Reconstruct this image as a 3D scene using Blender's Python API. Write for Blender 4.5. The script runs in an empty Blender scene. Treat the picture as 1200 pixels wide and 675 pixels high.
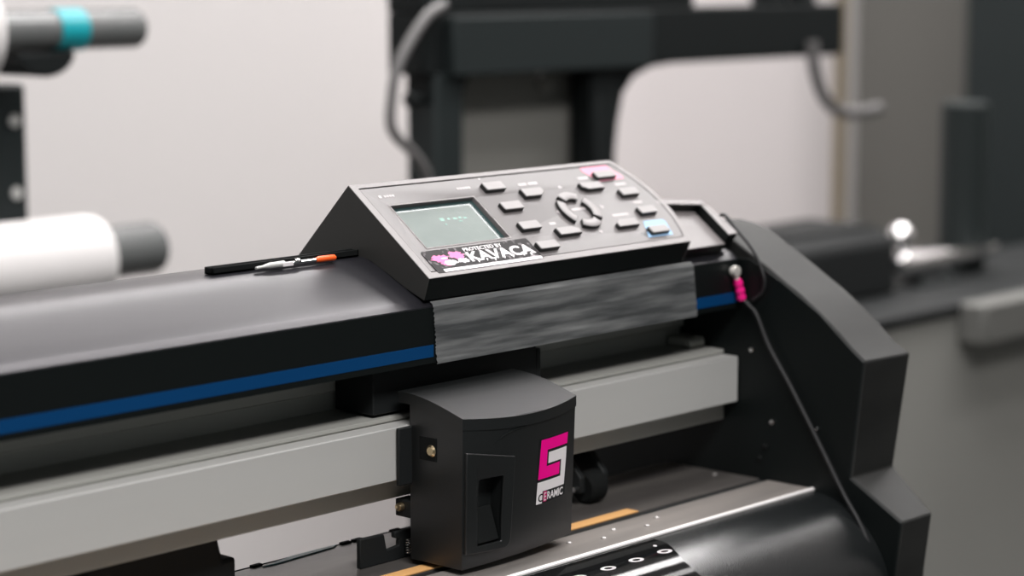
import bpy, bmesh, math, random
from mathutils import Vector, Matrix
random.seed(4)
SC = bpy.context.scene
COL = SC.collection
PI = math.pi

# ------------------------------------------------------------------ materials
def mat(name, col, rough=.5, metal=0., spec=.5, noise=None, bump=None, emit=None, coat=0., spec_tint=None):
    m = bpy.data.materials.new(name); m.use_nodes = True
    nt = m.node_tree; b = nt.nodes['Principled BSDF']
    b.inputs['Base Color'].default_value = (*col, 1)
    b.inputs['Roughness'].default_value = rough
    b.inputs['Metallic'].default_value = metal
    b.inputs['Specular IOR Level'].default_value = spec
    b.inputs['Coat Weight'].default_value = coat
    if spec_tint: b.inputs['Specular Tint'].default_value = (*spec_tint, 1)
    if emit:
        b.inputs['Emission Color'].default_value = (*emit[0], 1); b.inputs['Emission Strength'].default_value = emit[1]
    tc = nt.nodes.new('ShaderNodeTexCoord')
    if noise:      # (scale xyz, second colour, low, high, detail)
        sc, c2, lo, hi, det = noise
        mp = nt.nodes.new('ShaderNodeMapping'); mp.inputs['Scale'].default_value = sc
        n = nt.nodes.new('ShaderNodeTexNoise'); n.inputs['Scale'].default_value = 1; n.inputs['Detail'].default_value = det
        r = nt.nodes.new('ShaderNodeValToRGB')
        r.color_ramp.elements[0].position = lo; r.color_ramp.elements[0].color = (*col, 1)
        r.color_ramp.elements[1].position = hi; r.color_ramp.elements[1].color = (*c2, 1)
        nt.links.new(tc.outputs['Object'], mp.inputs['Vector']); nt.links.new(mp.outputs['Vector'], n.inputs['Vector'])
        nt.links.new(n.outputs['Fac'], r.inputs['Fac']); nt.links.new(r.outputs['Color'], b.inputs['Base Color'])
    if bump:       # (scale xyz, strength, distance)
        sc, st, di = bump
        mp = nt.nodes.new('ShaderNodeMapping'); mp.inputs['Scale'].default_value = sc
        n = nt.nodes.new('ShaderNodeTexNoise'); n.inputs['Scale'].default_value = 1; n.inputs['Detail'].default_value = 2
        bp = nt.nodes.new('ShaderNodeBump'); bp.inputs['Strength'].default_value = st; bp.inputs['Distance'].default_value = di
        nt.links.new(tc.outputs['Object'], mp.inputs['Vector']); nt.links.new(mp.outputs['Vector'], n.inputs['Vector'])
        nt.links.new(n.outputs['Fac'], bp.inputs['Height']); nt.links.new(bp.outputs['Normal'], b.inputs['Normal'])
    return m

M = {}
M['black'] = mat('black_plastic', (.0038, .0056, .0056), .45, spec=.25, bump=((2500,)*3, .12, .0001))
M['black_smooth'] = mat('black_satin_plastic', (.0038, .0056, .0056), .45, spec=.25)
M['black_matt'] = mat('matt_black', (.008, .0095, .01), .6, spec=.3)
M['cover'] = mat('cover_plastic', (.010, .010, .0125), .33, spec=.4, spec_tint=(1, .95, 1), bump=((2200,)*3, .08, .0001))
M['panel'] = mat('panel_grey_plastic', (.17, .155, .155), .45, spec=.5, bump=((2600,)*3, .08, .0001))
M['overlay'] = mat('keypad_film', (.12, .11, .11), .45, spec=.5, bump=((1800,)*3, .08, .0001))
M['button'] = mat('button_rubber', (.25, .235, .235), .5, spec=.5)
M['carriage'] = mat('carriage_plastic', (.003, .0046, .0046), .42, spec=.95, spec_tint=(1, .96, .98))
M['cheek'] = mat('dark_grey_plastic', (.04, .04, .038), .5)
M['button_skirt'] = mat('button_shaft', (.012, .013, .013), .5)
M['arm'] = mat('arm_plastic', (.013, .0135, .013), .6, spec=.25, bump=((2000,)*3, .12, .0001), noise=((14, 30, 30), (.022, .0225, .0215), .35, .7, 3))
M['apron'] = mat('apron_textured_plastic', (.007, .0083, .0087), .27, spec=.8, bump=((1000, 1000, 1000), .45, .0003))
M['film'] = mat('clear_glossy_film_on_black', (.009, .0095, .010), .07, coat=.0)
M['blue'] = mat('blue_stripe', (.0, .042, .14), .5, spec=.2)
M['alu'] = mat('brushed_aluminium', (.50, .50, .485), .45, .15, noise=((5, 60, 60), (.515, .515, .50), .3, .7, 2))
M['alu_dark'] = mat('extruded_aluminium', (.40, .40, .375), .5, .3, noise=((4, 80, 80), (.44, .44, .41), .3, .7, 3))
M['platen'] = mat('platen_steel', (.33, .30, .28), .38, .45, noise=((10, 60, 60), (.26, .24, .225), .4, .65, 4))
M['platen_dark'] = mat('shaded_platen_steel', (.10, .092, .088), .3, .3, noise=((10, 60, 60), (.14, .13, .12), .4, .65, 4))
M['bright'] = mat('edge_highlight', (.88, .85, .84), .35, .2)
M['chrome'] = mat('chrome', (.85, .84, .84), .15, 1)
M['zinc'] = mat('zinc_plate', (.8, .77, .72), .35, .4)
M['dull'] = mat('dull_screw', (.4, .38, .37), .4, .5)
M['brass'] = mat('brass', (.75, .6, .38), .3, 1)
M['strip'] = mat('cutting_strip_amber', (.62, .34, .13), .5)
M['pink'] = mat('hot_pink', (1., .0, .30), .4, spec=.2)
M['pinkcloth'] = mat('pink_sleeve', (.9, .012, .24), .35)
M['white'] = mat('white_print', (.84, .80, .81), .6, spec=.15)
M['print'] = mat('panel_print_white', (.42, .39, .39), .5)
M['led_pink'] = mat('pink_backlight', (.72, .30, .38), .6, spec=.15, emit=((1, .12, .3), .12))
M['led_blue'] = mat('blue_backlight', (.30, .48, .68), .6, spec=.15, emit=((.25, .55, 1), .22))
M['lcd'] = mat('lcd_glass', (.14, .168, .158), .5, spec=.2, noise=((30, 60, 60), (.165, .195, .183), .35, .7, 2))
M['scratch'] = mat('scratch_mark', (.22, .25, .24), .5, spec=.2)
M['lcdframe'] = mat('lcd_surround', (.025, .05, .05), .25)
M['lcdmark'] = mat('lcd_segments', (.09, .24, .19), .4)
M['sticker'] = mat('sticker_grey_splatter', (.03, .028, .029), .6, spec=.12, noise=((260, 260, 260), (.4, .36, .38), .56, .8, 5))
M['tape'] = mat('silver_tape', (.17, .18, .185), .45, .3, noise=((16, 120, 190), (.55, .56, .56), .38, .72, 9), bump=((30, 300, 300), .25, .0003))
M['wire'] = mat('black_wire', (.014, .014, .015), .5, spec=.35)
M['rubber'] = mat('black_rubber', (.007, .008, .008), .75, spec=.15)
M['orange'] = mat('orange_plastic', (.95, .12, .02), .4)
M['wall'] = mat('painted_wall', (.62, .595, .59), .8)
M['wall_r'] = mat('shaded_wall_grey', (.125, .122, .112), .8)  # shade of the right wall put into its colour
M['ceil'] = mat('ceiling_white', (.8, .79, .78), .9)
M['floor'] = mat('floor_vinyl', (.06, .06, .058), .5, noise=((3, 3, 3), (.08, .078, .076), .4, .6, 3))
M['steel_dark'] = mat('dark_painted_steel', (.006, .008, .0083), .6, spec=.2)
M['steel_mid'] = mat('slate_painted_steel', (.014, .019, .0195), .55, spec=.25)
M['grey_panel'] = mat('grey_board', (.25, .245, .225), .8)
M['tube'] = mat('grey_core_tube', (.11, .115, .115), .24)
M['teal'] = mat('teal_tape', (.005, .31, .36), .4)
M['vinyl'] = mat('white_vinyl', (.68, .66, .655), .4)
M['sheet'] = mat('white_sheet', (.74, .69, .69), .55)
M['tan'] = mat('shade_tan', (.2, .165, .11), .7)
M['cab'] = mat('grey_cabinet', (.26, .258, .24), .6)
M['cab_edge'] = mat('pale_grey_edge', (.13, .13, .122), .5)
M['teal_dark'] = mat('dark_teal_metal', (.014, .019, .019), .6, spec=.3)
M['cable'] = mat('grey_cable', (.13, .125, .125), .5)

# ------------------------------------------------------------------ helpers
def obj(name, bm, m, parent=None, bevel=0, seg=2, smooth=35):
    bmesh.ops.recalc_face_normals(bm, faces=bm.faces)
    me = bpy.data.meshes.new(name); bm.to_mesh(me); bm.free()
    for mm in (m if isinstance(m, (list, tuple)) else [m]): me.materials.append(mm)
    if smooth:
        for p in me.polygons: p.use_smooth = True
        me.set_sharp_from_angle(angle=math.radians(smooth))
    o = bpy.data.objects.new(name, me); COL.objects.link(o)
    if bevel:
        b = o.modifiers.new('bevel', 'BEVEL'); b.width = bevel; b.segments = seg; b.limit_method = 'ANGLE'; b.angle_limit = math.radians(40)
    if parent: attach(o, parent)
    return o

def attach(o, parent):
    w = parent.location.copy(); p = parent.parent
    if p: w = Vector((0, 0, 0))                 # parts are modelled in place, their own location is zero
    o.parent = parent
    o.matrix_parent_inverse = Matrix.Translation(-w)

def thing(name, label, cat, loc, group=None):
    o = bpy.data.objects.new(name, None); COL.objects.link(o); o.location = loc
    o.empty_display_size = .05
    return tag(o, label, cat, group)

def tag(o, label, cat, group=None):
    o['label'] = label; o['category'] = cat
    if group: o['group'] = group
    return o

def struct(name, bm, m):
    o = obj(name, bm, m); o['kind'] = 'structure'; return o

def box(bm, x0, x1, y0, y1, z0, z1):
    v = [bm.verts.new((x, y, z)) for x in (x0, x1) for y in (y0, y1) for z in (z0, z1)]
    for f in ((0, 1, 3, 2), (4, 6, 7, 5), (0, 4, 5, 1), (2, 3, 7, 6), (0, 2, 6, 4), (1, 5, 7, 3)):
        bm.faces.new([v[i] for i in f])
    return bm

def B(*a): return box(bmesh.new(), *a)

def loft(bm, loops, cap=True, closed=True):
    vs = [[bm.verts.new(p) for p in L] for L in loops]
    n = len(vs[0])
    for a, b in zip(vs, vs[1:]):
        for i in range(n if closed else n - 1):
            j = (i + 1) % n
            bm.faces.new((a[i], a[j], b[j], b[i]))
    if cap:
        bm.faces.new(vs[0][::-1]); bm.faces.new(vs[-1])
    return bm

def prism_x(bm, prof, x0, x1):                 # profile of (y, z) pushed along x
    return loft(bm, [[(x0, y, z) for y, z in prof], [(x1, y, z) for y, z in prof]])

def prism_y(bm, prof, y0, y1):                 # profile of (x, z) pushed along y
    return loft(bm, [[(x, y0, z) for x, z in prof], [(x, y1, z) for x, z in prof]])

def prism_map(bm, poly, fn, h0, h1):           # 2-D outline carried by fn(u, v, h) from h0 to h1
    return loft(bm, [[fn(u, v, h0) for u, v in poly], [fn(u, v, h1) for u, v in poly]])

def lathe(bm, prof, base, axis='X', n=32):     # prof: (distance along axis, radius)
    bx, by, bz = base; loops = []
    for t, r in prof:
        L = []
        for i in range(n):
            a = 2 * PI * i / n; c, s = r * math.cos(a), r * math.sin(a)
            L.append({'X': (bx + t, by + c, bz + s), 'Y': (bx + s, by + t, bz + c), 'Z': (bx + c, by + s, bz + t)}[axis])
        loops.append(L)
    return loft(bm, loops)

def smooth_path(pts, k=6):
    P = [Vector(p) for p in pts]; out = []
    for i in range(len(P) - 1):
        p0, p1, p2, p3 = P[max(i - 1, 0)], P[i], P[i + 1], P[min(i + 2, len(P) - 1)]
        for j in range(k):
            t = j / k
            out.append(.5 * ((2 * p1) + (p2 - p0) * t + (2 * p0 - 5 * p1 + 4 * p2 - p3) * t * t + (3 * p1 - p0 - 3 * p2 + p3) * t ** 3))
    out.append(P[-1]); return out

def tube(bm, pts, r, n=10, k=6):
    P = smooth_path(pts, k) if k else [Vector(p) for p in pts]
    loops = []; up = None
    for i, p in enumerate(P):
        d = (P[min(i + 1, len(P) - 1)] - P[max(i - 1, 0)]).normalized()
        if up is None: up = d.orthogonal().normalized()
        up = (up - d * up.dot(d)).normalized(); s = d.cross(up)
        rr = r[i * (len(r) - 1) // max(len(P) - 1, 1)] if isinstance(r, (list, tuple)) else r
        loops.append([tuple(p + up * rr * math.cos(2 * PI * j / n) + s * rr * math.sin(2 * PI * j / n)) for j in range(n)])
    return loft(bm, loops)

def cut(o, cutter_bm):                         # carve a pocket out of a mesh and keep the result as its mesh
    bmesh.ops.recalc_face_normals(cutter_bm, faces=cutter_bm.faces)
    me = bpy.data.meshes.new('cutter'); cutter_bm.to_mesh(me); cutter_bm.free()
    c = bpy.data.objects.new('cutter', me); COL.objects.link(c)
    keep = [(m.name, m.width, m.segments) for m in o.modifiers if m.type == 'BEVEL']
    o.modifiers.clear()
    par, inv = o.parent, o.matrix_parent_inverse.copy(); o.parent = None
    b = o.modifiers.new('pocket', 'BOOLEAN'); b.operation = 'DIFFERENCE'; b.object = c; b.solver = 'EXACT'
    dg = bpy.context.evaluated_depsgraph_get(); dg.update()
    new = bpy.data.meshes.new_from_object(o.evaluated_get(dg)); new.name = o.name
    o.modifiers.clear(); o.data = new
    o.parent = par; o.matrix_parent_inverse = inv
    for n_, w, s in keep:
        bb = o.modifiers.new('bevel', 'BEVEL'); bb.width = w; bb.segments = s; bb.limit_method = 'ANGLE'; bb.angle_limit = math.radians(40)
    bpy.data.objects.remove(c); bpy.data.meshes.remove(me)

def text_bm(body, fn, u0, u1, v0, v1, h0, h1, shear=0., bold=0.):
    cu = bpy.data.curves.new('lettering', 'FONT'); cu.body = body; cu.size = 1; cu.extrude = .5; cu.resolution_u = 3; cu.shear = shear; cu.offset = bold
    o = bpy.data.objects.new('lettering', cu); COL.objects.link(o)
    dg = bpy.context.evaluated_depsgraph_get(); dg.update()
    me = bpy.data.meshes.new_from_object(o.evaluated_get(dg))
    xs = [v.co.x for v in me.vertices]; ys = [v.co.y for v in me.vertices]
    a, b, c, d = min(xs), max(xs), min(ys), max(ys)
    for v in me.vertices:
        x, y, z = v.co
        v.co = fn(u0 + (x - a) / (b - a) * (u1 - u0), v0 + (y - c) / (d - c) * (v1 - v0), h0 if z < 0 else h1)
    bm = bmesh.new(); bm.from_mesh(me)
    bpy.data.objects.remove(o); bpy.data.curves.remove(cu); bpy.data.meshes.remove(me)
    return bm

def merge(bm, other):
    me = bpy.data.meshes.new('tmp'); other.to_mesh(me); other.free(); bm.from_mesh(me); bpy.data.meshes.remove(me); return bm

def rrect(u0, u1, v0, v1, r, n=4):
    out = []
    for cx, cy, a0 in ((u1 - r, v1 - r, 0), (u0 + r, v1 - r, PI / 2), (u0 + r, v0 + r, PI), (u1 - r, v0 + r, 1.5 * PI)):
        for i in range(n + 1):
            a = a0 + PI / 2 * i / n; out.append((cx + r * math.cos(a), cy + r * math.sin(a)))
    return out

# ================================================================== the vinyl cutter
XE = .295                                       # inner face of the end frame
XL = -.75                                       # the beam runs on to the far end of the machine
cutter = thing('vinyl_cutter', 'black wide-format vinyl cutting plotter with slanted keypad panel and blue stripe', 'plotter', (-.22, .05, 0))

# --- stand and body under the platen
bm = bmesh.new()
for x in (-.66, .2): box(bm, x, x + .07, .0, .12, .06, .80)
box(bm, -.62, .24, .04, .08, .3, .34)
obj('stand', bm, M['steel_dark'], cutter, .003)
for x in (-.625, .235): obj('foot', B(x - .03, x + .03, -.25, .37, 0, .06), M['steel_dark'], cutter, .006)
obj('body', B(XL, XE, -.01, .17, .795, .868), M['black_matt'], cutter, .004)

# --- platen: front steel strip, groove, rear steel table
bm = bmesh.new()
prism_x(bm, [(-.0165, .8938), (-.0155, .8955), (.0163, .8955), (.0163, .868), (-.0165, .868)], XL, XE)
box(bm, XL, XE, .0163, .0228, .868, .886)
platen = obj('platen', bm, M['platen'], cutter, .0003, 1)
obj('rear_table', prism_x(bmesh.new(), [(.0229, .868), (.0229, .8955), (.0965, .8955), (.0978, .8945), (.0978, .868)], XL, XE), M['platen_dark'], platen, .0003, 1)  # rear table, shade under the beam put into its darker steel
obj('front_edge', tube(bmesh.new(), [(XL, -.0174, .8948), (XE, -.0174, .8948)], .0014, 10, 0), M['bright'], platen)  # lamp highlight on the rounded edge put into its pale colour
obj('groove_liner', B(XL, XE, .01632, .02285, .886, .8945), M['black_matt'], platen)
strip = obj('cutting_strip', prism_x(bmesh.new(), [(.0226, .8955), (.0226, .8962), (.0318, .8962), (.0322, .8955)], -.5, .1745), M['strip'], platen)
strip['label'] = 'amber cutting strip beside the groove'
for x, y in ((.1705, .0059), (.1515, -.0022), (.1311, .006), (.1125, -.0024), (.0912, .005), (.2847, .0502)):
    obj('screw', lathe(bmesh.new(), [(0, .0017), (.0006, .0017), (.0012, .0009)], (x, y, .8954), 'Z', 14), M['dull'], platen)

bt = obj('blue_tape', prism_map(bmesh.new(), [(-.058, .0925), (-.050, .0915), (-.004, .0945), (.001, .0972), (-.031, .0973)], lambda u, v, h: (u, v, .8956 + h), 0, .0006), mat('pale_blue_tape', (.12, .27, .31), .4), platen)
bt['label'] = 'pale blue tape along the rear edge'
for x in (-.062, .004, .013, .043): obj('dark_clip', B(x, x + .007, .0955, .0985, .8954, .8966), M['rubber'], platen, .0003)
obj('rear_edge', tube(bmesh.new(), [(-.09, .0978, .8952), (.06, .0978, .8952)], .0006, 8, 0), M['steel_mid'], platen)
# --- rounded front apron
def apron_prof(k=22, ry=.06, rz=.0642, cy=-.0168, cz=.83):
    return [(cy - ry * math.sin(PI / 2 * i / k), cz + rz * math.cos(PI / 2 * i / k)) for i in range(k + 1)]
pr = apron_prof()
apron = obj('front_apron', prism_x(bmesh.new(), pr + [(-.0768, .795), (-.0168, .795)], XL, XE - .0005), M['apron'], cutter)
def film_pt(x, t, h):                           # point on the apron at angle t
    cy, cz, ry, rz = -.0168, .83, .06 + h, .0642 + h
    return (x, cy - ry * math.sin(t), cz + rz * math.cos(t))
bm = bmesh.new(); k = 18
T0, T1 = .06, 1.05
def film_end(t): return .133 + .0025 * math.sin(t * 9)
loops = [[film_pt(-.5, T0 + (T1 - T0) * i / k, .0002) for i in range(k + 1)], [film_pt(film_end(T0 + (T1 - T0) * i / k), T0 + (T1 - T0) * i / k, .0002) for i in range(k + 1)]]
vs = [[bm.verts.new(p) for p in L] for L in loops]
for i in range(k): bm.faces.new((vs[0][i], vs[0][i + 1], vs[1][i + 1], vs[1][i]))
bmesh.ops.solidify(bm, geom=bm.faces[:], thickness=.00015)
film = obj('clear_film', bm, M['film'], apron, 0, 2, 60); film['label'] = 'smooth glossy film over the textured apron'
for x in (.1255, .1005, .0765, .052):           # printed oval position marks
    bm = bmesh.new(); t0 = .318
    ring = []
    for rr in (1., .5):
        ring.append([film_pt(x + .0052 * rr * math.cos(a) - .002 * math.sin(a) * rr, t0 - .034 * rr * math.sin(a), .00045) for a in [2 * PI * i / 28 for i in range(28)]])
    a, b = [[bm.verts.new(p) for p in L] for L in ring]
    for i in range(28): bm.faces.new((a[i], a[(i + 1) % 28], b[(i + 1) % 28], b[i]))
    bmesh.ops.solidify(bm, geom=bm.faces[:], thickness=.0001)
    obj('position_mark', bm, M['white'], apron)
bm = bmesh.new(); L = [bm.verts.new(film_pt(.1255 + .0014 * math.cos(a), .2 + .018 * math.sin(a), .00045)) for a in [2 * PI * i / 14 for i in range(14)]]
f = bm.faces.new(L); bmesh.ops.solidify(bm, geom=bm.faces[:], thickness=.0001)
obj('position_dot', bm, M['white'], apron)

# --- beam: grey extrusion with ledge, bright rail in front
prof = [(.0508, .9300), (.0508, .9420), (.0525, .9425), (.0525, .9716), (.0513, .9722), (.0513, .9745), (.086, .9752), (.0865, .9852), (.0835, .9862), (.0835, .9935), (.0865, .9945), (.0865, 1.002), (.14, 1.002), (.14, .930)]
beam = obj('beam', prism_x(bmesh.new(), prof, XL, XE - .0005), M['alu_dark'], cutter, .0004, 1)
bm = bmesh.new()
box(bm, XL, XE - .0008, .04, .0524, .9425, .9714)
obj('guide_rail', bm, M['alu'], cutter, .0005, 1)['label'] = 'bright flat rail the carriage slides along'
bm = bmesh.new()                                # small end bracket on the ledge at the right
prism_x(bm, [(.066, .9753), (.066, .9795), (.068, .9810), (.085, .9810), (.085, .9753)], .279, XE - .001)
obj('end_bracket', bm, M['alu_dark'], cutter, .001)

# --- pinch roller units under the beam
def roller_unit(x, r=.011):
    u = obj('pinch_roller', lathe(bmesh.new(), [(0, r * .8), (.0015, r), (.0125, r), (.014, r * .8)], (x - .006, .06, .8958 + r), 'X', 28), M['rubber'], cutter)
    bm = bmesh.new()
    prism_x(bm, [(.056, .9035), (.056, .913), (.066, .9235), (.075, .930), (.11, .930), (.11, .912), (.085, .906), (.07, .902)], x - .012, x - .0075)
    prism_x(bm, [(.056, .9035), (.056, .913), (.066, .9235), (.075, .930), (.11, .930), (.11, .912), (.085, .906), (.07, .902)], x + .0095, x + .014)
    box(bm, x - .012, x + .014, .09, .11, .912, .930)
    obj('yoke', bm, M['black_matt'], u, .0008)
    obj('pin', lathe(bmesh.new(), [(0, .0016), (.03, .0016)], (x - .014, .06, .8958 + r), 'X', 12), M['chrome'], u)
    return u
roller_unit(.173, .0098)
roller_unit(-.42)
bm = bmesh.new()                                # broad black roller arm, left of the carriage
prism_y(bm, [(-.185, .930), (-.1105, .930), (-.106, .913), (-.0975, .9135), (-.0975, .8975), (-.20, .8975), (-.20, .918)], .068, .1)
obj('roller_arm', bm, M['black_matt'], cutter, .002)
bm = bmesh.new()                                # notched plate beside the carriage
prism_y(bm, [(-.0265, .8957), (-.0265, .9120), (-.0085, .9115), (-.0065, .9023), (.0028, .9033), (.003, .9070), (-.0005, .9080), (-.0005, .9112), (.04, .9112), (.04, .8957)], .05, .053)
plate = obj('roller_bracket', bm, M['black_matt'], cutter, .0005)
bm = bmesh.new()
tube(bm, [(.0068 + .0013 * math.cos(a), .0475 + .0013 * math.sin(a), .8985 + .0085 * a / (12 * PI)) for a in [i * PI / 6 for i in range(73)]], .00035, 6, 0)
obj('spring', bm, M['chrome'], plate)

# --- end frame and side cover on the right
fr = [(.19, .80), (-.075, .80), (-.0775, .85), (-.0815, .884), (-.0445, .9055), (-.0525, .978), (-.044, .9842), (-.0195, 1.0045), (.008, 1.0210), (.0214, 1.028), (.033, 1.0335), (.06, 1.033), (.16, 1.030), (.19, 1.0)]
frame = obj('end_frame', prism_x(bmesh.new(), fr, XE, XE + .006), M['black'], cutter, .0008)
for y, z, r, m_ in ((.0302, .9768, .0016, 'chrome'), (.0137, .9325, .0016, 'chrome'), (.0186, .9166, .0019, 'rubber'), (.023, .9084, .0019, 'rubber'), (-.0202, .9333, .001, 'chrome')):
    bm = lathe(bmesh.new(), [(-.0012, r * .5), (-.0009, r), (.0002, r)], (XE, y, z), 'X', 14)
    obj('screw' if m_ == 'chrome' else 'bolt_hole', bm, M[m_], frame)
def arc_prof():
    top = [(-.0533, .9783), (-.0455, .9842), (-.034, .9940), (-.0197, 1.0048), (-.006, 1.0142), (.0077, 1.0222), (.0214, 1.0303), (.036, 1.0385), (.0505, 1.0466), (.060, 1.0495), (.0727, 1.0515), (.0864, 1.0505), (.105, 1.046), (.13, 1.034), (.155, 1.015), (.175, .985), (.19, .94), (.19, .80)]
    return [(-.0755, .80), (-.078, .85), (-.0822, .8843), (-.0455, .9060)] + top
pa = arc_prof()
xi, xo = XE + .0006, XE + .0462
side = bmesh.new()
lo = []
for x, tap in ((xi, 0), (xo, 1)):
    L = []
    for y, z in pa:
        xx = x
        if tap and z < .9: xx = x - .013 * min(1, (.9 - z) / .015)
        yy = y - (.0025 if tap and y < -.05 and z > .9 else 0); 
        L.append((xx, yy, z))
    lo.append(L)
loft(side, lo)
obj('side_cover', side, M['arm'], cutter, .0012, 2, 30)

# --- top cover
CP = [(.04, 1.0025), (.04, 1.0329), (.0401, 1.0333), (.0434, 1.0362), (.0441, 1.0367), (.054, 1.0418), (.064, 1.0469), (.072, 1.0508), (.0785, 1.0537), (.0840, 1.0556), (.0885, 1.0565), (.10, 1.0567), (.13, 1.0535), (.145, 1.049), (.151, 1.040), (.151, 1.0025)]
cover = obj('top_cover', prism_x(bmesh.new(), CP, XL, XE - .003), M['cover'], cutter, 0, 2, 32)
obj('front_fascia', B(XL, XE - .0032, .0394, .0402, 1.0026, 1.0328), M['black_smooth'], cover)
for a, b in ((XL, .019), (.2475, XE - .0035)):
    obj('blue_stripe', B(a, b, .0391, .0396, 1.0060, 1.0126), M['blue'], cover)['label'] = 'blue line along the lower edge of the cover'
bm = bmesh.new()                                # silver tape over the front of the cover
n = 40; rows = []
for i in range(n + 1):
    t = i / n; z = 1.0018 + .0340 * t
    xl = .0212 - .0030 * t + random.uniform(-.0006, .0006); xr = .2500 - .0047 * t + random.uniform(-.0003, .0003)
    y = .0387 if t < .93 else .0387 + .0022 * (t - .93) / .07
    rows.append([bm.verts.new((xl + (xr - xl) * j / 12, y - .0002 * random.random(), z)) for j in range(13)])
for a, b in zip(rows, rows[1:]):
    for j in range(12): bm.faces.new((a[j], a[j + 1], b[j + 1], b[j]))
bmesh.ops.solidify(bm, geom=bm.faces[:], thickness=.0004)
obj('silver_tape', bm, M['tape'], cover)['label'] = 'worn silver tape with a torn left edge'

# --- control panel
A_ = math.radians(36.8); CA, SA = math.cos(A_), math.sin(A_)
X0, Y0, Z0, LV = .0129, .0361, 1.0490, .0768
def P(u, v, h=0.):                              # u along the machine, v up the slope, h off the face
    return (X0 + u, Y0 + v * CA - h * SA, Z0 + v * SA + h * CA)
def mm(fn): return lambda u, v, h: fn(u / 1000, v / 1000, h / 1000)
Pm = mm(P)
def right_u(v):                                 # bowed right end of the face (mm)
    t = v / 76.8; return 226.7 + (222.6 - 226.7) * t + 4 * 12.2 * t * (1 - t)
vs_ = [76.8 * i / 12 for i in range(13)]
outer = [(0, 0)] + [(right_u(v), v) for v in vs_] + [(0, 76.8)]
def rim_u(v): return right_u(v) - 4.6
vi = [4.8 + (73.4 - 4.8) * i / 12 for i in range(13)]
inner = [(5.4, 4.8)] + [(rim_u(v), v) for v in vi] + [(5.4, 73.4)]
hb = bmesh.new()
vo = [hb.verts.new(Pm(u, v, 0)) for u, v in outer]
vin = [hb.verts.new(Pm(u, v, 0)) for u, v in inner]
vdn = [hb.verts.new(Pm(u, v, -.9)) for u, v in inner]
n = len(outer)
for i in range(n):
    j = (i + 1) % n
    hb.faces.new((vo[i], vo[j], vin[j], vin[i])); hb.faces.new((vin[i], vin[j], vdn[j], vdn[i]))
hb.faces.new(vdn)
def cover_z(y):
    for (y0, z0), (y1, z1) in zip(CP[1:], CP[2:]):
        if y0 <= y <= y1 and y1 > y0: return z0 + (z1 - z0) * (y - y0) / (y1 - y0)
    return 1.036
def foot(x, y): return (x, y, (cover_z(max(y, .0425)) if y > .0425 else 1.0362) + .0004)
lf = hb.verts.new(foot(X0 + .0005, .0405)); rear_l = hb.verts.new((X0, .1401, 1.0515))
right_ft = []
for q, v in enumerate(vs_):
    x, y, z = Pm(right_u(v), v, 0); right_ft.append(hb.verts.new(foot(x - .004, max(y, .0405 if q == 0 else y))))
rear_r = hb.verts.new((X0 + .222, .1401, 1.0515))
mid_l = [hb.verts.new(foot(X0 + .0003, y)) for y in (.055, .066, .0813, .10, .125)]
hb.faces.new((vo[0], lf, right_ft[0], vo[1]))                         # front, shade put into its black
hb.faces.new([vo[0], vo[-1], rear_l] + mid_l[::-1] + [lf])            # left cheek
for q in range(12): hb.faces.new((vo[1 + q], right_ft[q], right_ft[q + 1], vo[2 + q]))
hb.faces.new((vo[13], right_ft[12], rear_r))
hb.faces.new((vo[-1], vo[13], rear_r, rear_l))                        # back slope
hb.faces.new([lf] + mid_l + [rear_l, rear_r] + right_ft[::-1])
panel = obj('control_panel', hb, [M['panel'], M['cheek'], M['black_smooth']], cutter, .0007, 2, 25)
panel['label'] = 'grey sloping control panel with black cheeks'
for p in panel.data.polygons:
    nrm = Vector(p.normal)
    if nrm.dot(Vector((0, -SA, CA))) < .8: p.material_index = 2 if nrm.y < -.8 else 1  # front leans away from the light; that shade is put into darker plastic
# the grey keypad film, with a window for the screen
W = (17.2, 84.0, 23.0, 57.6)
bm = bmesh.new()
o_ = [(u + (.15 if i in (0, n - 1) else -.3), v + (.4 if i < 2 else (-.5 if i >= n - 2 else 0))) for i, (u, v) in enumerate(inner)]
sh = bmesh.new(); prism_map(sh, o_, Pm, -.9, -.3)
ov = obj('keypad_film', sh, M['overlay'], panel, .0002, 1)
cut(ov, prism_map(bmesh.new(), rrect(*W, .4), Pm, -2, 2))
cut(panel, prism_map(bmesh.new(), rrect(W[0], W[1], W[2], W[3], .4), Pm, -4.2, 3))
bm = bmesh.new()                                # bright bevelled lip of the window
vo_, vi_ = [[bm.verts.new(Pm(u, v, -.15)) for u, v in rrect(W[0] - g, W[1] + g, W[2] - g, W[3] + g, .4)] for g in (.9, 0)]
for i in range(len(vo_)): bm.faces.new((vo_[i], vo_[(i + 1) % len(vo_)], vi_[(i + 1) % len(vo_)], vi_[i]))
bmesh.ops.solidify(bm, geom=bm.faces[:], thickness=.0001)
obj('window_lip', bm, M['print'], panel)
disp = obj('display', prism_map(bmesh.new(), rrect(W[0] + .1, W[1] - .1, W[2] + .1, W[3] - .1, .3), Pm, -4.1, -2.7), M['lcdframe'], panel)
scr = obj('screen_glass', prism_map(bmesh.new(), rrect(18.0, 78.2, 23.2, 53.8, .4), Pm, -2.7, -2.3), M['lcd'], panel)
bm = bmesh.new()
for u, v, w, h in ((47, 43.5, 3.2, 2.6), (53, 44, 2, 1.6), (57.5, 43.6, 2.6, 1.8), (62, 43.8, 2, 1.8), (65.5, 43.4, 2.4, 1.5), (48, 40.2, 1.4, 1.2), (60, 41.6, 3, .8)):
    prism_map(bm, rrect(u, u + w, v, v + h, .3), Pm, -2.3, -2.25)
obj('screen_reading', bm, M['lcdmark'], panel)
bm = bmesh.new()
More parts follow.
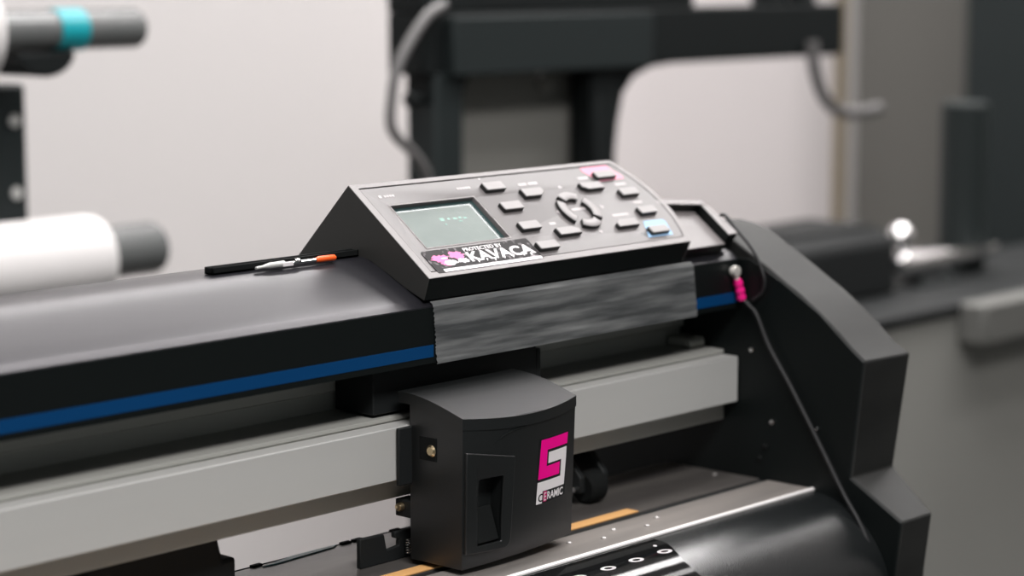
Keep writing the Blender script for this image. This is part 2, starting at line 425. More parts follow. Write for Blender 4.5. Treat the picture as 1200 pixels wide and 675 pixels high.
for a in ((50, 54.5, 58, 47), (60, 45, 68, 31), (55, 37, 60, 29), (70, 47, 77, 34), (64, 51, 66, 48)):
    u0, v0, u1, v1 = a; prism_map(bm, [(u0, v0), (u0 + .25, v0), (u1 + .25, v1), (u1, v1)], Pm, -2.3, -2.27)
obj('screen_scratch', bm, M['scratch'], panel)

# buttons: (outline in mm on the face)
def key(poly, h=2.6):
    def ins(pl, d):
        cu = sum(p[0] for p in pl) / len(pl); cv = sum(p[1] for p in pl) / len(pl)
        return [(u + (cu - u) * d / max(abs(cu - u), .1) * (abs(cu - u) > .1) , v + (cv - v) * d / max(abs(cv - v), .1) * (abs(cv - v) > .1)) for u, v in pl]
    bm = bmesh.new()
    loft(bm, [[Pm(u, v, -.4) for u, v in poly], [Pm(u, v, h - .4) for u, v in poly], [Pm(u, v, h) for u, v in ins(poly, .28)]])
    bm.faces.ensure_lookup_table(); bm.normal_update()
    nrm = Vector((0, -SA, CA))
    for f in bm.faces: f.material_index = 0 if f.normal.dot(nrm) > .35 or f.normal.dot(nrm) < -.5 else 1
    return bm
def chamf(u0, u1, v0, v1, cor, c=2.6):           # rectangle with one corner cut towards the ring
    p = [(u0, v0), (u1, v0), (u1, v1), (u0, v1)]; out = []
    for i, q in enumerate(p):
        if i == cor:
            a, b = p[i - 1], p[(i + 1) % 4]
            for o2 in (a, b):
                d = math.hypot(o2[0] - q[0], o2[1] - q[1]); kk = c * (1.6 if abs(o2[0] - q[0]) > 1 else 1)
                out.append((q[0] + (o2[0] - q[0]) / d * kk, q[1] + (o2[1] - q[1]) / d * kk))
        else: out.append(q)
    return out
plain = [(95.8, 112.2, 59.3, 65.9), (96.0, 112.4, 42.1, 48.6), (96.0, 112.4, 25.0, 31.4), (96.2, 112.8, 8.2, 14.4),
         (194.6, 212.8, 59.9, 65.7), (202.6, 218.6, 42.9, 48.9), (203.8, 219.2, 25.9, 32.0), (197.6, 214.4, 9.0, 15.0)]
for a in plain: obj('button', key(rrect(*a, .9, 2)), [M['button'], M['button_skirt']], panel)
for a, c in (((121.6, 139.4, 50.8, 57.4), 1), ((121.4, 140.0, 17.1, 23.1), 2), ((174.0, 192.8, 51.2, 57.2), 0), ((174.6, 193.2, 17.4, 23.4), 3)):
    obj('button', key(chamf(*a, c)), [M['button'], M['button_skirt']], panel)
RC = (155.2, 35.8)
def seg(a0, a1, r0=9.2, r1=15.2, k=8):
    A = [math.radians(a0 + (a1 - a0) * i / k) for i in range(k + 1)]
    return [(RC[0] + r1 * math.cos(a), RC[1] + r1 * math.sin(a)) for a in A] + [(RC[0] + r0 * math.cos(a), RC[1] + r0 * math.sin(a)) for a in A[::-1]]
def key_arc(a0, a1):
    bm = bmesh.new(); o1 = seg(a0, a1); o2 = seg(a0 + 2, a1 - 2, 9.8, 14.6)
    loft(bm, [[Pm(u, v, -.4) for u, v in o1], [Pm(u, v, 2.2) for u, v in o1], [Pm(u, v, 2.6) for u, v in o2]], cap=False)
    bm.verts.ensure_lookup_table(); nn = len(o1); top = bm.verts[2 * nn:3 * nn]; bot = bm.verts[:nn]; hk = nn // 2
    for i in range(hk - 1):
        bm.faces.new((top[i], top[i + 1], top[nn - 2 - i], top[nn - 1 - i])); bm.faces.new((bot[i], bot[nn - 1 - i], bot[nn - 2 - i], bot[i + 1]))
    bm.normal_update(); nrm = Vector((0, -SA, CA))
    bmesh.ops.recalc_face_normals(bm, faces=bm.faces)
    for f in bm.faces: f.material_index = 0 if f.normal.dot(nrm) > .35 else 1
    return bm
for c in (0, 90, 180, 270):
    w = 34 if c in (90, 270) else 38
    obj('arrow_button', key_arc(c - w, c + w), [M['button'], M['button_skirt']], panel)
bm = bmesh.new()                                # small white print: arrows around the ring, caption bars over the keys
CF = (159.4, 38.0)
for du, dv in ((0, 1), (-1, 0), (1, 0), (0, -1)):
    c = (CF[0] + du * 19.8, CF[1] + dv * 19.8); s = 1.7
    tri = [(c[0] + du * s, c[1] + dv * s), (c[0] - dv * s - du * s * .4, c[1] + du * s - dv * s * .4), (c[0] + dv * s - du * s * .4, c[1] - du * s - dv * s * .4)]
    obj('printed_arrow', prism_map(bmesh.new(), tri, Pm, -.35, -.2), M['print'], panel)
def bar(u0, u1, v0, v1): obj('printed_caption', prism_map(bmesh.new(), rrect(u0, u1, v0, v1, min(.3, (v1 - v0) * .4)), Pm, -.35, -.2), M['print'], panel)
for u0, u1, v in ((152, 164, 37.4), (127.5, 134.5, 62.6), (136, 144, 62.7), (181, 190, 62.6), (208, 218, 54.2), (209, 217, 37.2), (181, 196, 28.6), (124, 129, 28.4)):
    bar(u0, u1, v, v + 1.9)
bar(100.5, 101.6, 71.4, 72.6)
bar(14.6, 16.6, 64.4, 66.6)
for i in range(4): bar(18.6 + i * 2.1, 20.2 + i * 2.1, 64.6, 66.3)
for i in range(5): bar(77.0 + i * 2.3, 78.8 + i * 2.3, 64.8, 66.4)
bm = bmesh.new()                                # little burr of black lines under the fourth key
for i in range(7):
    a = i * PI / 7; c = (192.5, 10.6); prism_map(bm, [(c[0] + 3.4 * math.cos(a) - .15 * math.sin(a), c[1] + 2.4 * math.sin(a)), (c[0] + 3.4 * math.cos(a) + .15, c[1] + 2.4 * math.sin(a) + .15), (c[0] - 1.2 * math.cos(a) + .15, c[1] - 1.6 * math.sin(a) + .15), (c[0] - 1.2 * math.cos(a), c[1] - 1.6 * math.sin(a))], Pm, -.35, -.22)
obj('printed_scribble', bm, M['lcdframe'], panel)
obj('indicator_light', prism_map(bmesh.new(), [(190.2, 69.0), (191, 72.4), (215.8, 72.4), (216.4, 70.0), (220.8, 62.0), (220.6, 59.6), (197.6, 59.3)], Pm, -.35, -.15), M['led_pink'], panel)['label'] = 'pink lit patch around the top right key'
obj('indicator_light', prism_map(bmesh.new(), [(202.4, 21.6), (220.4, 21.2), (221.0, 18.6), (217.2, 8.0), (194.4, 8.2)], Pm, -.35, -.15), M['led_blue'], panel)['label'] = 'pale blue lit patch around the bottom right key'
# sticker under the screen
stk = obj('sticker', prism_map(bmesh.new(), rrect(9.6, 95.2, 2.9, 20.2, 1.2), Pm, .02, .16), M['sticker'], panel)
stk['label'] = 'grey splattered sticker lettered KAVACA'
bm = text_bm('PROTECTED BY', Pm, 41, 72, 16.3, 19.0, .16, .2, 0, .012)
merge(bm, text_bm('KAVACA', Pm, 40.5, 93, 8.0, 15.6, .16, .21, 0, .03))
for u, v, w, h in ((45, 6.6, 2, 2), (52, 7, 1.4, 1.6), (58, 6.2, 2.2, 2.4), (66, 6.8, 1.6, 1.8), (73, 6.6, 2, 2), (82, 6.9, 1.6, 1.6), (88, 6.4, 2, 2)):
    prism_map(bm, [(u, v), (u + w, v + h), (u + w, v + h + .4), (u, v + h + .4)], Pm, .16, .2)
prism_map(bm, rrect(15, 94.4, 3.2, 5.4, .5), Pm, .16, .2)
obj('sticker_lettering', bm, M['white'], panel)
def blob(cu, cv, ru, rv, seed, k=22):
    rnd = random.Random(seed); return [(cu + ru * (1 + rnd.uniform(-.3, .25)) * math.cos(2 * PI * i / k), cv + rv * (1 + rnd.uniform(-.3, .25)) * math.sin(2 * PI * i / k)) for i in range(k)]
bm = bmesh.new()
prism_map(bm, blob(19.5, 13.2, 6.5, 3.2, 1), Pm, .16, .2); prism_map(bm, blob(32.5, 14.4, 5.6, 3.0, 2), Pm, .16, .2); prism_map(bm, blob(21.5, 9.4, 4, 2, 6), Pm, .16, .2)
obj('sticker_emblem', bm, mat('sticker_pink', (.8, .2, .4), .6, spec=.15), panel)
bm = bmesh.new()
prism_map(bm, blob(25, 9.6, 5.0, 1.9, 3), Pm, .2, .24); prism_map(bm, blob(35, 9.8, 4.2, 1.8, 4), Pm, .2, .24); prism_map(bm, blob(22.5, 13.2, 2.4, .6, 7), Pm, .2, .24)
obj('sticker_emblem', bm, M['white'], panel)
# raised-rim pocket on the panel's right-hand end
bm = bmesh.new()
prism_map(bm, [(216, -1.0), (265.5, -1.0), (265.5, 30.5), (236, 34), (216, 34)], Pm, -13, -6)          # floor
prism_map(bm, [(265.6, .8), (275.8, 1.2), (273.6, 28.5), (266.8, 29.2)], Pm, -13, 0)                   # right wall
prism_map(bm, [(228, 34.5), (266.8, 29.2), (273.6, 28.5), (272, 33.5), (237.5, 38.2), (228, 38.2)], Pm, -13, -.2)
obj('side_pocket', bm, [M['panel'], M['black_smooth']], panel, .0006, 2, 25)
sp = panel.children[-1] if panel.children[-1].name.startswith('side_pocket') else [c for c in panel.children if c.name.startswith('side_pocket')][0]
for p in sp.data.polygons:
    if Vector(p.normal).dot(Vector((0, -SA, CA))) < .8: p.material_index = 1

# --- carriage
CX1, CZ0, CZT = .0905, .8987, .9800
def bulge(x, z): 
    t = min(max(x / CX1, 0), 1); k = .0030 + .0045 * (z - CZ0) / (CZT - CZ0)
    lean = .0030 * (1 - (z - CZ0) / (CZT - CZ0))
    return -4 * k * t * (1 - t) * 1.0 + lean * (.3 + .7 * t)
def Fr(x, z, h=0.): return (x, bulge(x, z) - h, z)
def top_z(y): return CZT + .0090 * math.sin(PI / 2 * min(max(y / .045, -.25), 1))
bm = bmesh.new(); NX, NZ, NY = 16, 10, 8
BK = .0385
def outline(z, front_only=False):
    fr_ = [Fr(CX1 * i / NX, z) for i in range(NX + 1)]
    return fr_ + [(CX1, BK, z), (0, BK, z)]
loops = [[(x, y, z + (.003 * x / CX1)) for x, y, z in outline(CZ0)]] + [outline(CZ0 + .004 + (CZT - CZ0 - .006) * i / NZ) for i in range(NZ + 1)]
topl = [(x, y, top_z(y)) for x, y, z in outline(CZT)]
vl = [[bm.verts.new(p) for p in L] for L in loops + [topl]]
nn = len(vl[0])
for a, b in zip(vl, vl[1:]):
    for i in range(nn): bm.faces.new((a[i], a[(i + 1) % nn], b[(i + 1) % nn], b[i]))
bm.faces.new(vl[0][::-1])
car = obj('carriage_lower', bm, M['black_smooth'], None)      # closed below by the curved lid
bmx = bmesh.new(); bmx.from_mesh(car.data)
# curved lid: grid from front edge to the back, over the rail
BT = .047
cols = [-.0003 + (CX1 + .0006) * i / NX for i in range(NX + 1)]; G = []
for j in range(NY + 1):
    row = []
    for x in cols:
        y0 = Fr(x, CZT)[1] - .0003; y = y0 + (BT - y0) * j / NY; row.append((x, y))
    G.append(row)
up_ = [[bmx.verts.new((x, y, top_z(y))) for x, y in r] for r in G]
dn_ = [[bmx.verts.new((x, y, top_z(y) - .006)) for x, y in r] for r in G]
for j in range(NY):
    for i in range(NX):
        bmx.faces.new((up_[j][i], up_[j][i + 1], up_[j + 1][i + 1], up_[j + 1][i])); bmx.faces.new((dn_[j][i], dn_[j + 1][i], dn_[j + 1][i + 1], dn_[j][i + 1]))
for i in range(NX):
    bmx.faces.new((up_[NY][i], up_[NY][i + 1], dn_[NY][i + 1], dn_[NY][i])); bmx.faces.new((up_[0][i + 1], up_[0][i], dn_[0][i], dn_[0][i + 1]))
for j in range(NY):
    bmx.faces.new((up_[j][0], up_[j + 1][0], dn_[j + 1][0], dn_[j][0])); bmx.faces.new((up_[j + 1][NX], up_[j][NX], dn_[j][NX], dn_[j + 1][NX]))
bmesh.ops.remove_doubles(bmx, verts=bmx.verts, dist=.00002)
bpy.data.objects.remove(car)
carriage = obj('tool_carriage', bmx, M['carriage'], cutter, 0, 2, 28)
carriage['label'] = 'black cutting head with a curved top and a pink and white logo'
bm = B(-.0098, .096, .0372, .0394, .9400, .9712); box(bm, 0, .01, .0384, .0500, .9205, .9300)
obj('rail_flange', bm, M['black_matt'], carriage, .0006)
bm = B(-.0125, .1185, .0535, .083, .9762, 1.0015); box(bm, .1185, .1225, .0535, .083, .9762, .9965)
obj('mounting_block', bm, M['black_matt'], carriage, .0008)
obj('screw', lathe(bmesh.new(), [(-.0035, .0010), (-.003, .0021), (-.0012, .0024), (0, .0024)], (-.0002, .0450, .9262), 'X', 18), M['brass'], carriage)['label'] = 'brass screw head'
# side opening with a brass stud inside
bm = B(-.0006, .0005, .0180, .0318, .9535, .9680)
obj('opening', B(-.0004, .0006, .0188, .0312, .9543, .9668), M['rubber'], carriage)
obj('stud', lathe(bmesh.new(), [(-.0012, .0022), (0, .0035), (.001, .0035)], (-.0002, .0226, .9598), 'X', 20), M['brass'], carriage)
# door on the front with a deep slot
def door_poly():
    p = [(.0012, .9070), (.0012, .9618), (.0335, .9560), (.0335, .9120)]
    for i in range(5):
        a = -PI / 2 * i / 4; p.append((.0285 + .005 * math.cos(a), .911 + .005 * math.sin(a)))
    return p
def sheet_on_front(poly, h0, h1, k=8):           # plate that follows the curved front
    xs = [q[0] for q in poly]; zs = [q[1] for q in poly]
    return prism_map(bmesh.new(), poly, lambda x, z, h: Fr(x, z, h), h0, h1)
dn = [(.0012 + (.0335 - .0012) * i / 6, .9618 - .0058 * i / 6) for i in range(7)]
poly = dn + [(.0335, .9120 + (.9560 - .9120) * i / 5) for i in range(4, -1, -1)] + [(.0285 + .005 * math.cos(-PI / 2 * i / 4), .911 + .005 * math.sin(-PI / 2 * i / 4)) for i in range(1, 5)] + [(.0285 - (.0285 - .0012) * i / 6, .906 + .001 * i / 6) for i in range(1, 7)] + [(.0012, .907 + (.9618 - .907) * i / 5) for i in range(1, 5)]
door = obj('door', sheet_on_front(poly, -.0005, .0018), M['carriage'], carriage, .0005)
slot = [(.0092, .9465), (.0092, .9105), (.0262, .9105), (.0262, .9465)]
cut(door, prism_y(bmesh.new(), slot, -.02, .006))
cut(carriage, prism_y(bmesh.new(), slot, -.02, .0045))
obj('latch', prism_x(bmesh.new(), [(.0040, .9108), (-.0025, .9115), (-.001, .9150), (.0040, .930)], .0095, .0259), M['rubber'], carriage, .0008)
obj('moulded_rib', tube(bmesh.new(), [Fr(.0195, .9640, .0001), Fr(.026, .9680, .0002), Fr(.034, .9705, .0002), Fr(.043, .9708, .0001)], [.0001, .0005, .0006, .0005, .0001], 8, 5), M['black_smooth'], carriage)
# logo on the right of the front: interlocked pink and white hooks and a lettered foot
LG = lambda x, z, h: Fr(x / 1000, .98 + z / 1000, h / 1000)
def on_front(polys, h0, h1):
    bm = bmesh.new()
    for pl in polys:
        if len(pl) == 4:                         # four-sided: split into narrow strips so it follows the curve
            a, b, c, d = [Vector((*q_, 0)) for q_ in pl]; k_ = max(1, int(abs(b.x - a.x) / 2)) if abs(b.x - a.x) > 1 else 1
            top_ = [a.lerp(b, i / k_) for i in range(k_ + 1)]; bot_ = [d.lerp(c, i / k_) for i in range(k_ + 1)]
            pl = [(p_.x, p_.y) for p_ in top_ + bot_[::-1]]
            gl = [[LG(p_.x, p_.y, h) for p_ in L_] for L_ in (top_, bot_) for h in (h0, h1)]
            V_ = [[bm.verts.new(p_) for p_ in L_] for L_ in gl]   # top h0, top h1, bottom h0, bottom h1
            for i in range(k_):
                for A1, B1 in ((V_[1], V_[3]), (V_[2], V_[0]), (V_[0], V_[1]), (V_[3], V_[2])): bm.faces.new((A1[i], A1[i + 1], B1[i + 1], B1[i]))
            for i in (0, k_): bm.faces.new((V_[0][i], V_[1][i], V_[3][i], V_[2][i]))
        else: prism_map(bm, pl, LG, h0, h1)
    return bm
obj('logo_backing', on_front([[(54.2, -18.3), (82.8, -18.3), (81.4, -54.0), (54.2, -55.6)]], -.1, .12), M['black_matt'], carriage)
q = [[(55.9, -19.2), (62.0, -19.2), (62.0, -41.0), (55.0, -41.2)], [(62.0, -19.2), (82.3, -19.0), (81.9, -25.2), (62.0, -25.4)], [(62.0, -34.6), (74.8, -34.2), (74.6, -41.0), (62.0, -41.1)]]
obj('logo_hook', on_front(q, .12, .2), M['pink'], carriage)['label'] = 'hot pink hook of the logo'
q = [[(63.4, -27.0), (81.4, -26.8), (81.3, -33.0), (63.4, -33.2)], [(76.2, -33.0), (81.3, -33.0), (80.2, -48.0), (76.0, -48.1)], [(54.7, -42.8), (76.1, -42.5), (76.0, -48.1), (54.5, -48.3)], [(54.5, -48.3), (59.6, -48.2), (59.6, -55.0), (54.4, -55.0)]]
obj('logo_hook', on_front(q, .12, .2), M['white'], carriage)['label'] = 'white hook of the logo'
obj('logo_mark', on_front([[(60.6, -48.6), (63.6, -48.6), (63.6, -54.4), (60.6, -54.4)]], .2, .25), mat('logo_magenta', (.55, .0, .14), .4), carriage)
obj('logo_lettering', text_bm('C', LG, 56.0, 60.2, -54.0, -49.4, .2, .27, 0, .02), M['black_matt'], carriage)
obj('logo_lettering', merge(text_bm('E', LG, 61.1, 63.2, -53.8, -49.4, .25, .28), text_bm('RAMIC', LG, 64.2, 79.4, -53.6, -49.2, .12, .2, 0, .02)), M['white'], carriage)

# --- earth wire hooked to the right end of the cover
wire_pts = [(.2905, .0335, 1.0075), (.2905, .029, 1.0045), (.2905, .0235, .9992), (.2905, .014, .981), (.2912, -.0012, .959), (.2915, -.0175, .9345), (.2915, -.0318, .9126), (.291, -.0434, .8955), (.290, -.0548, .8815), (.289, -.0637, .867), (.289, -.0700, .850), (.289, -.074, .825)]
wire = obj('earth_wire', tube(bmesh.new(), wire_pts, .0014, 10, 6), M['wire'], cutter)
wire['label'] = 'thin black earth wire hanging past the end frame'
bm = lathe(bmesh.new(), [(-.0048, .0020), (-.0046, .0034), (-.0018, .0036), (-.0014, .0026), (.0005, .0026)], (.2855, .0395, 1.0262), 'Y', 20)
obj('terminal_screw', bm, M['zinc'], wire)
bm = bmesh.new(); d0, d1 = Vector((.2868, .0365, 1.0225)), Vector((.2905, .0350, 1.0078))
obj('terminal_shank', tube(bmesh.new(), [(.286, .0375, 1.0245), tuple(d0 + (d1 - d0) * .2)], .0017, 10, 0), M['zinc'], wire)
sl = [d0 + (d1 - d0) * t for t in (.1, .25, .4, .55, .7, .85, 1.)]
obj('pink_sleeve', tube(bmesh.new(), sl, [.0025, .003, .0026, .0031, .0027, .003, .0026], 12, 2), M['pinkcloth'], wire)['label'] = 'hot pink crimp sleeve'
obj('loop_cable', tube(bmesh.new(), [(.2905, .0570, 1.0570), (.2918, .0516, 1.0598), (.2918, .0476, 1.0577), (.2918, .0429, 1.0533), (.2918, .0363, 1.0474), (.2918, .0310, 1.0425), (.2918, .0256, 1.0360), (.2918, .0216, 1.0284), (.2918, .0189, 1.0207), (.2918, .0207, 1.0136), (.2918, .028, 1.008)], .0011, 10, 6), M['wire'], cutter)['label'] = 'black cable looping from the pocket down to the cover end'

# ================================================================== on the cover: tray and knife
bm = bmesh.new()
x0, x1, y0, y1, z0, z1 = -.0925, .0118, .0885, .0950, 1.0568, 1.0606
box(bm, x0, x1, y0, y1, z0, z0 + .0012)
for a in ((x0, x1, y0, y0 + .0012, z0, z1), (x0, x1, y1 - .0012, y1, z0, z1), (x0, x0 + .0012, y0, y1, z0, z1), (x1 - .0012, x1, y0, y1, z0, z1)): box(bm, *a)
tag(obj('tool_tray', bm, M['rubber'], None, .0003, 1), 'narrow black tool tray on the cover running up to the sloping keypad panel', 'tray')
kn = thing('utility_knife', 'slim silver craft knife with an orange end lying in front of the black tray', 'knife', (-.045, .0845, 1.0570))
obj('handle', tube(bmesh.new(), [(-.047, .0848, 1.0584), (-.0235, .0848, 1.0584)], .0011, 10, 0), M['chrome'], kn)
obj('grip', tube(bmesh.new(), [(-.066, .0850, 1.0581), (-.056, .0850, 1.0586), (-.0465, .0850, 1.0586)], [.0008, .0016, .0018], 10, 2), M['alu'], kn)
obj('clip', B(-.0485, -.041, .0832, .0838, 1.0572, 1.0596), M['white'], kn, .0003)
obj('collar', lathe(bmesh.new(), [(0, .0016), (.0025, .0019), (.004, .0012)], (-.039, .0848, 1.0588), 'X', 14), M['chrome'], kn)
obj('end_cap', tube(bmesh.new(), [(-.0238, .0848, 1.0584), (-.0215, .0848, 1.0586), (-.0125, .0848, 1.0586), (-.0095, .0848, 1.0584)], [.0013, .0017, .0017, .0011], 12, 2), M['orange'], kn)['label'] = 'orange end cap'

# ================================================================== the room
struct('floor', B(-2.6, 2.8, -2.6, 1.62, -.05, 0), M['floor'])
struct('wall_back', B(-2.6, 2.8, 1.60, 1.68, 0, 2.7), M['wall'])
struct('wall_right', B(2.79, 2.87, -2.6, 1.62, 0, 2.7), M['wall'])
struct('added_panel_1', B(2.765, 2.789, -2.6, 1.598, 0, 1.45), M['wall_r'])  # grey panel added before the wall; lighter wall above feeds reflections
struct('ceiling', B(-2.6, 2.85, -2.6, 1.68, 2.7, 2.76), M['ceil'])

# --- roll rack with its rolls
rack = thing('roll_rack', 'dark perforated steel upright with brackets carrying the rolls', 'rack', (.315, .9, 0))
bm = B(.322, .394, .912, .94, 0, 1.108)
post = obj('upright', bm, M['steel_mid'], rack, .004)
for z in (1.075, 1.01, .95): obj('bolt', lathe(bmesh.new(), [(-.003, .002), (-.002, .006), (0, .006)], (.380, .912, z), 'Y', 14), M['alu'], post)
obj('foot', B(-.42, .42, .75, 1.1, 0, .03), M['steel_dark'], rack, .005)
def bracket(z, r, x):
    bm = bmesh.new(); k = 12
    pf = [(.85 + (r + .012) * math.cos(a), z + (r + .012) * math.sin(a)) for a in [PI + PI * i / k for i in range(k + 1)]] + [(.85 + r * math.cos(a), z + r * math.sin(a)) for a in [2 * PI - PI * i / k for i in range(k + 1)]]
    prism_x(bm, pf, x - .01, x + .01)
    box(bm, x - .008, x + .008, .85 + r + .001, .896, z - .022, z - .004)
    return obj('bracket', bm, M['steel_dark'], rack, .001)
Zu, Ru, Zl, Rl = 1.1575, .0180, .9560, .0240
bm = bmesh.new()                                # cradle bump under the upper tube
prism_bump = [(.330 + .031 * math.cos(a) + .034, Zu - .0185 + .022 * math.sin(a)) for a in [PI + PI * i / 14 for i in range(15)]]
obj('tube_saddle', prism_y(bmesh.new(), prism_bump, .838, .915), M['steel_dark'], rack, .003)
bracket(Zl, .0245, -.36)
obj('upright', B(-.39, -.33, .895, .93, 0, 1.2), M['steel_dark'], rack, .004)
ut = thing('core_tube', 'grey core tube ringed with teal tape on the upper rack arm', 'tube', (.3, .85, Zu - Ru))
obj('tube', lathe(bmesh.new(), [(0, Ru - .003), (0, Ru), (.768, Ru), (.772, Ru - .002), (.772, Ru - .004)], (-.3, .85, Zu), 'X', 40), M['tube'], ut)
obj('tape_ring', lathe(bmesh.new(), [(0, Ru + .0002), (0, Ru + .0008), (.03, Ru + .0008), (.03, Ru + .0002)], (.377, .85, Zu), 'X', 40), M['teal'], ut)['label'] = 'teal tape ring'
tag(obj('vinyl_roll', lathe(bmesh.new(), [(0, Ru + .0012), (0, .046), (.557, .046), (.560, .044), (.560, Ru + .0012)], (-.26, .85, Zu), 'X', 48), M['vinyl']), 'white vinyl roll threaded on the teal-taped upper tube', 'roll')
lt = thing('vinyl_roll', 'fat white vinyl roll with a grey core lying low behind the cover', 'roll', (.2, .85, Zl - .04))
obj('wound_vinyl', lathe(bmesh.new(), [(0, .0246), (0, .0400), (.700, .0400), (.706, .0385), (.706, .0246)], (-.29, .85, Zl - .0035), 'X', 48), M['vinyl'], lt)
obj('core', lathe(bmesh.new(), [(0, .02), (0, Rl), (.883, Rl), (.887, Rl - .002), (.887, .018)], (-.40, .85, Zl), 'X', 40), M['tube'], lt)

# --- black stand behind
st = thing('steel_stand', 'black steel stand with thick crossbar and gusset in front of the pale wall', 'stand', (1.1, .76, 0))
obj('crossbar', B(.742, 1.462, .752, .80, 1.1075, 1.168), M['steel_dark'], st, .003)
obj('bar_cover', B(.775, 1.086, .742, .754, 1.106, 1.164), M['steel_mid'], st, .002)
obj('leg', B(.760, .800, .752, .792, 0, 1.11), M['steel_mid'], st, .003)
obj('leg', B(1.006, 1.036, .752, .792, 0, 1.11), M['steel_dark'], st, .003)
gp = [(.998, 1.109), (1.148, 1.1085), (1.10, 1.1045), (1.070, 1.095), (1.052, 1.078), (1.044, 1.05), (1.036, .995), (1.006, .995)]
obj('gusset', prism_y(bmesh.new(), gp, .755, .775), M['steel_dark'], st, .002)
obj('corner_gusset', prism_y(bmesh.new(), [(.757, 1.12), (.830, 1.12), (.812, 1.103), (.803, 1.08), (.757, 1.08)], .757, .79), M['steel_dark'], st, .002)
obj('shaded_wall_board', B(.796, 1.06, .80, .812, .35, 1.108), M['grey_panel'], st, .001)  # grey board stands for the wall's shade beneath the crossbar
obj('knob', lathe(bmesh.new(), [(-.012, .008), (-.01, .011), (0, .011)], (.9705, .80, 1.0915), 'Y', 18), M['grey_panel'], st)
obj('hook', lathe(bmesh.new(), [(-.014, .006), (-.01, .009), (0, .006), (.012, .004)], (.748, .765, 1.084), 'X', 16), M['steel_dark'], st)
obj('tabletop', B(.742, 1.17, .752, .80, 1.168, 1.19), M['steel_dark'], st, .002)
for x in (1.325, 1.385): obj('upper_post', B(x, x + .03, .76, .79, 1.168, 1.4), M['steel_dark'], st, .002)
obj('foot', B(.74, 1.06, .745, 1.0, 0, .03), M['steel_dark'], st, .004)
tag(obj('cable', tube(bmesh.new(), [(.765, .745, 1.176), (.738, .741, 1.166), (.711, .74, 1.140), (.694, .74, 1.115), (.688, .74, 1.09), (.686, .74, 1.066), (.694, .74, 1.052), (.716, .741, 1.036), (.732, .742, 1.020), (.742, .745, 1.0), (.748, .75, .93), (.748, .75, .7)], .0052, 10, 6), M['cable']), 'grey cable bowing out beside the leg of the black stand', 'cable')
tag(obj('cable', tube(bmesh.new(), [(1.383, .742, 1.125), (1.386, .742, 1.10), (1.398, .742, 1.073), (1.415, .742, 1.054), (1.440, .742, 1.042), (1.478, .742, 1.038), (1.54, .75, 1.04)], .0075, 10, 6), M['cable']), 'grey hose curling from the crossbar end towards the grey wall', 'cable')
bm = bmesh.new(); k = 24; loops = []             # big pale board, bowed, leaning by the wall
for i in range(k + 1):
    t = i / k; x = 1.60 + .622 * t; y = 1.25 - .03 * math.sin(PI * t) + .16 * max(0, t - .7) ** 1.4
    loops.append([(x, y, 0), (x, y, 1.30), (x, y + .006, 1.30), (x, y + .006, 0)])
loft(bm, loops)
bd = obj('leaning_board', bm, M['sheet'], None, 0, 2, 50)
tag(bd, 'large bowed white board standing by the wall beyond the crossbar', 'board')
obj('shaded_edge', B(2.222, 2.232, 1.262, 1.29, 0, 1.30), M['tan'], bd, .001)  # warm shading of the board's right edge put into a tan strip
# --- grey cabinet on the right with motor box and chrome spindle
cb = thing('cabinet', 'low grey cabinet with a pale projecting ledge behind the curved black side cover', 'cabinet', (1.75, .62, 0))
obj('body', B(1.14, 2.3, .51, .73, 0, .832), M['cab'], cb, .004)
obj('top', B(1.135, 2.305, .505, .735, .832, .845), M['black_matt'], cb, .003)
obj('ledge', B(1.335, 2.3, .475, .51, .800, .846), M['cab_edge'], cb, .004)
mb = thing('motor_box', 'squat black housing on the grey cabinet beside a chrome spindle', 'machine', (1.25, .66, .845))
obj('housing', prism_x(bmesh.new(), [(.60, .8455), (.60, .905), (.615, .919), (.72, .919), (.72, .8455)], 1.15, 1.352), M['black_matt'], mb, .006)
obj('lid', B(1.165, 1.335, .62, .71, .919, .924), M['black_matt'], mb, .002)
sp = thing('chrome_spindle', 'blurry chrome spindle with a round knob on a dark foot', 'spindle', (1.45, .63, .845))
obj('shaft', lathe(bmesh.new(), [(0, .010), (.015, .0155), (.10, .0155), (.105, .011), (.18, .011), (.185, .008), (.22, .008)], (1.384, .625, .8715), 'X', 32), M['chrome'], sp)
obj('knob', lathe(bmesh.new(), [(.0, .006), (.014, .006), (.018, .011), (.028, .0155), (.037, .011), (.041, .004)], (1.399, .625, .879), 'Z', 24), M['chrome'], sp)
obj('foot', loft(bmesh.new(), [[(1.41, .60, .8455), (1.50, .60, .8455), (1.50, .65, .8455), (1.41, .65, .8455)], [(1.435, .615, .857), (1.475, .615, .857), (1.475, .635, .857), (1.435, .635, .857)]]), M['steel_dark'], sp, .002)
tag(obj('standing_roll', lathe(bmesh.new(), [(0, .026), (0, .029), (.200, .029), (.204, .026)], (1.59, .66, .8455), 'Z', 28), M['teal_dark']), 'dark teal roll standing upright on the grey cabinet', 'roll')
tc_ = thing('tall_cabinet', 'tall dark green-grey locker standing along the grey wall', 'locker', (2.65, .9, 0))
obj('body', B(2.50, 2.765, .55, 1.21, 0, 1.95), M['teal_dark'], tc_, .004)
obj('door', B(2.488, 2.499, .56, 1.20, .06, 1.93), M['steel_mid'], tc_, .003)
obj('handle', B(2.476, 2.488, .62, .635, .95, 1.1), M['alu'], tc_, .002)

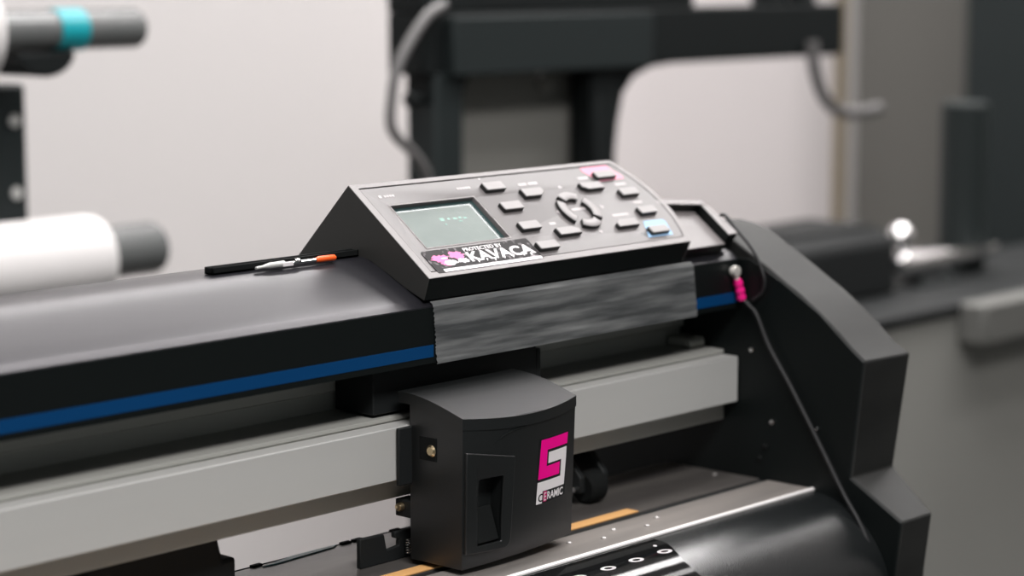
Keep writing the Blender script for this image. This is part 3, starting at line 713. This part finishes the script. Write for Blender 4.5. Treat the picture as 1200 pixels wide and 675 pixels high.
# ================================================================== light
def lamp(name, loc, sx, sy, power, col=(1, .975, .965)):
    l = bpy.data.lights.new(name, 'AREA'); l.shape = 'RECTANGLE'; l.size = sx; l.size_y = sy; l.energy = power; l.color = col
    o = bpy.data.objects.new(name, l); COL.objects.link(o); o.location = loc
    return o
lamp('overhead_light', (2.0, .30, 2.66), 1.5, .3, 40)
lamp('overhead_light', (1.5, 1.32, 2.66), 2.2, .3, 42)  # added to brighten the upper wall and the sheen on cover and carriage
lamp('overhead_light', (1.7, -.28, 2.66), 1.6, .2, 14)  # added to draw a highlight along the front ridge of the cover
lamp('overhead_light', (.2, .1, 2.66), 1.6, .3, 36)
lamp('overhead_light', (-.7, -1.3, 2.66), 1.6, .5, 80)
w = bpy.data.worlds.new('World'); SC.world = w; w.use_nodes = True
w.node_tree.nodes['Background'].inputs['Color'].default_value = (.88, 1, 1, 1)
w.node_tree.nodes['Background'].inputs['Strength'].default_value = .1

# ================================================================== camera
cam = bpy.data.cameras.new('camera'); co = bpy.data.objects.new('camera', cam); COL.objects.link(co)
f = 2700.; Xc = Vector((2463, -379.5, 2700)).normalized(); Zc = -Vector((0, f * f / 379.5, f)).normalized(); Yc = Zc.cross(Xc)
Rw = Matrix((Xc, Yc, Zc))                        # world from (right, down, forward)
rt, dnv, fw = Rw.col[0].copy(), Rw.col[1].copy(), Rw.col[2].copy()
mw = Matrix.Identity(4)
for i in range(3):
    mw[i][0], mw[i][1], mw[i][2] = rt[i], -dnv[i], -fw[i]
mw.translation = Vector((-.8575, -.8093, 1.2146))
co.matrix_world = mw
cam.lens = 81; cam.sensor_width = 36; cam.clip_start = .02; cam.clip_end = 50
cam.dof.use_dof = True; cam.dof.focus_distance = 1.24; cam.dof.aperture_fstop = 5.4
SC.camera = co
SC.view_settings.view_transform = 'Standard'; SC.view_settings.look = 'None'
SC.view_settings.gamma = 1; SC.view_settings.exposure = -.2
SC.view_settings.use_curve_mapping = False
SC.cycles.use_denoising = True
SC.cycles.max_bounces = 8
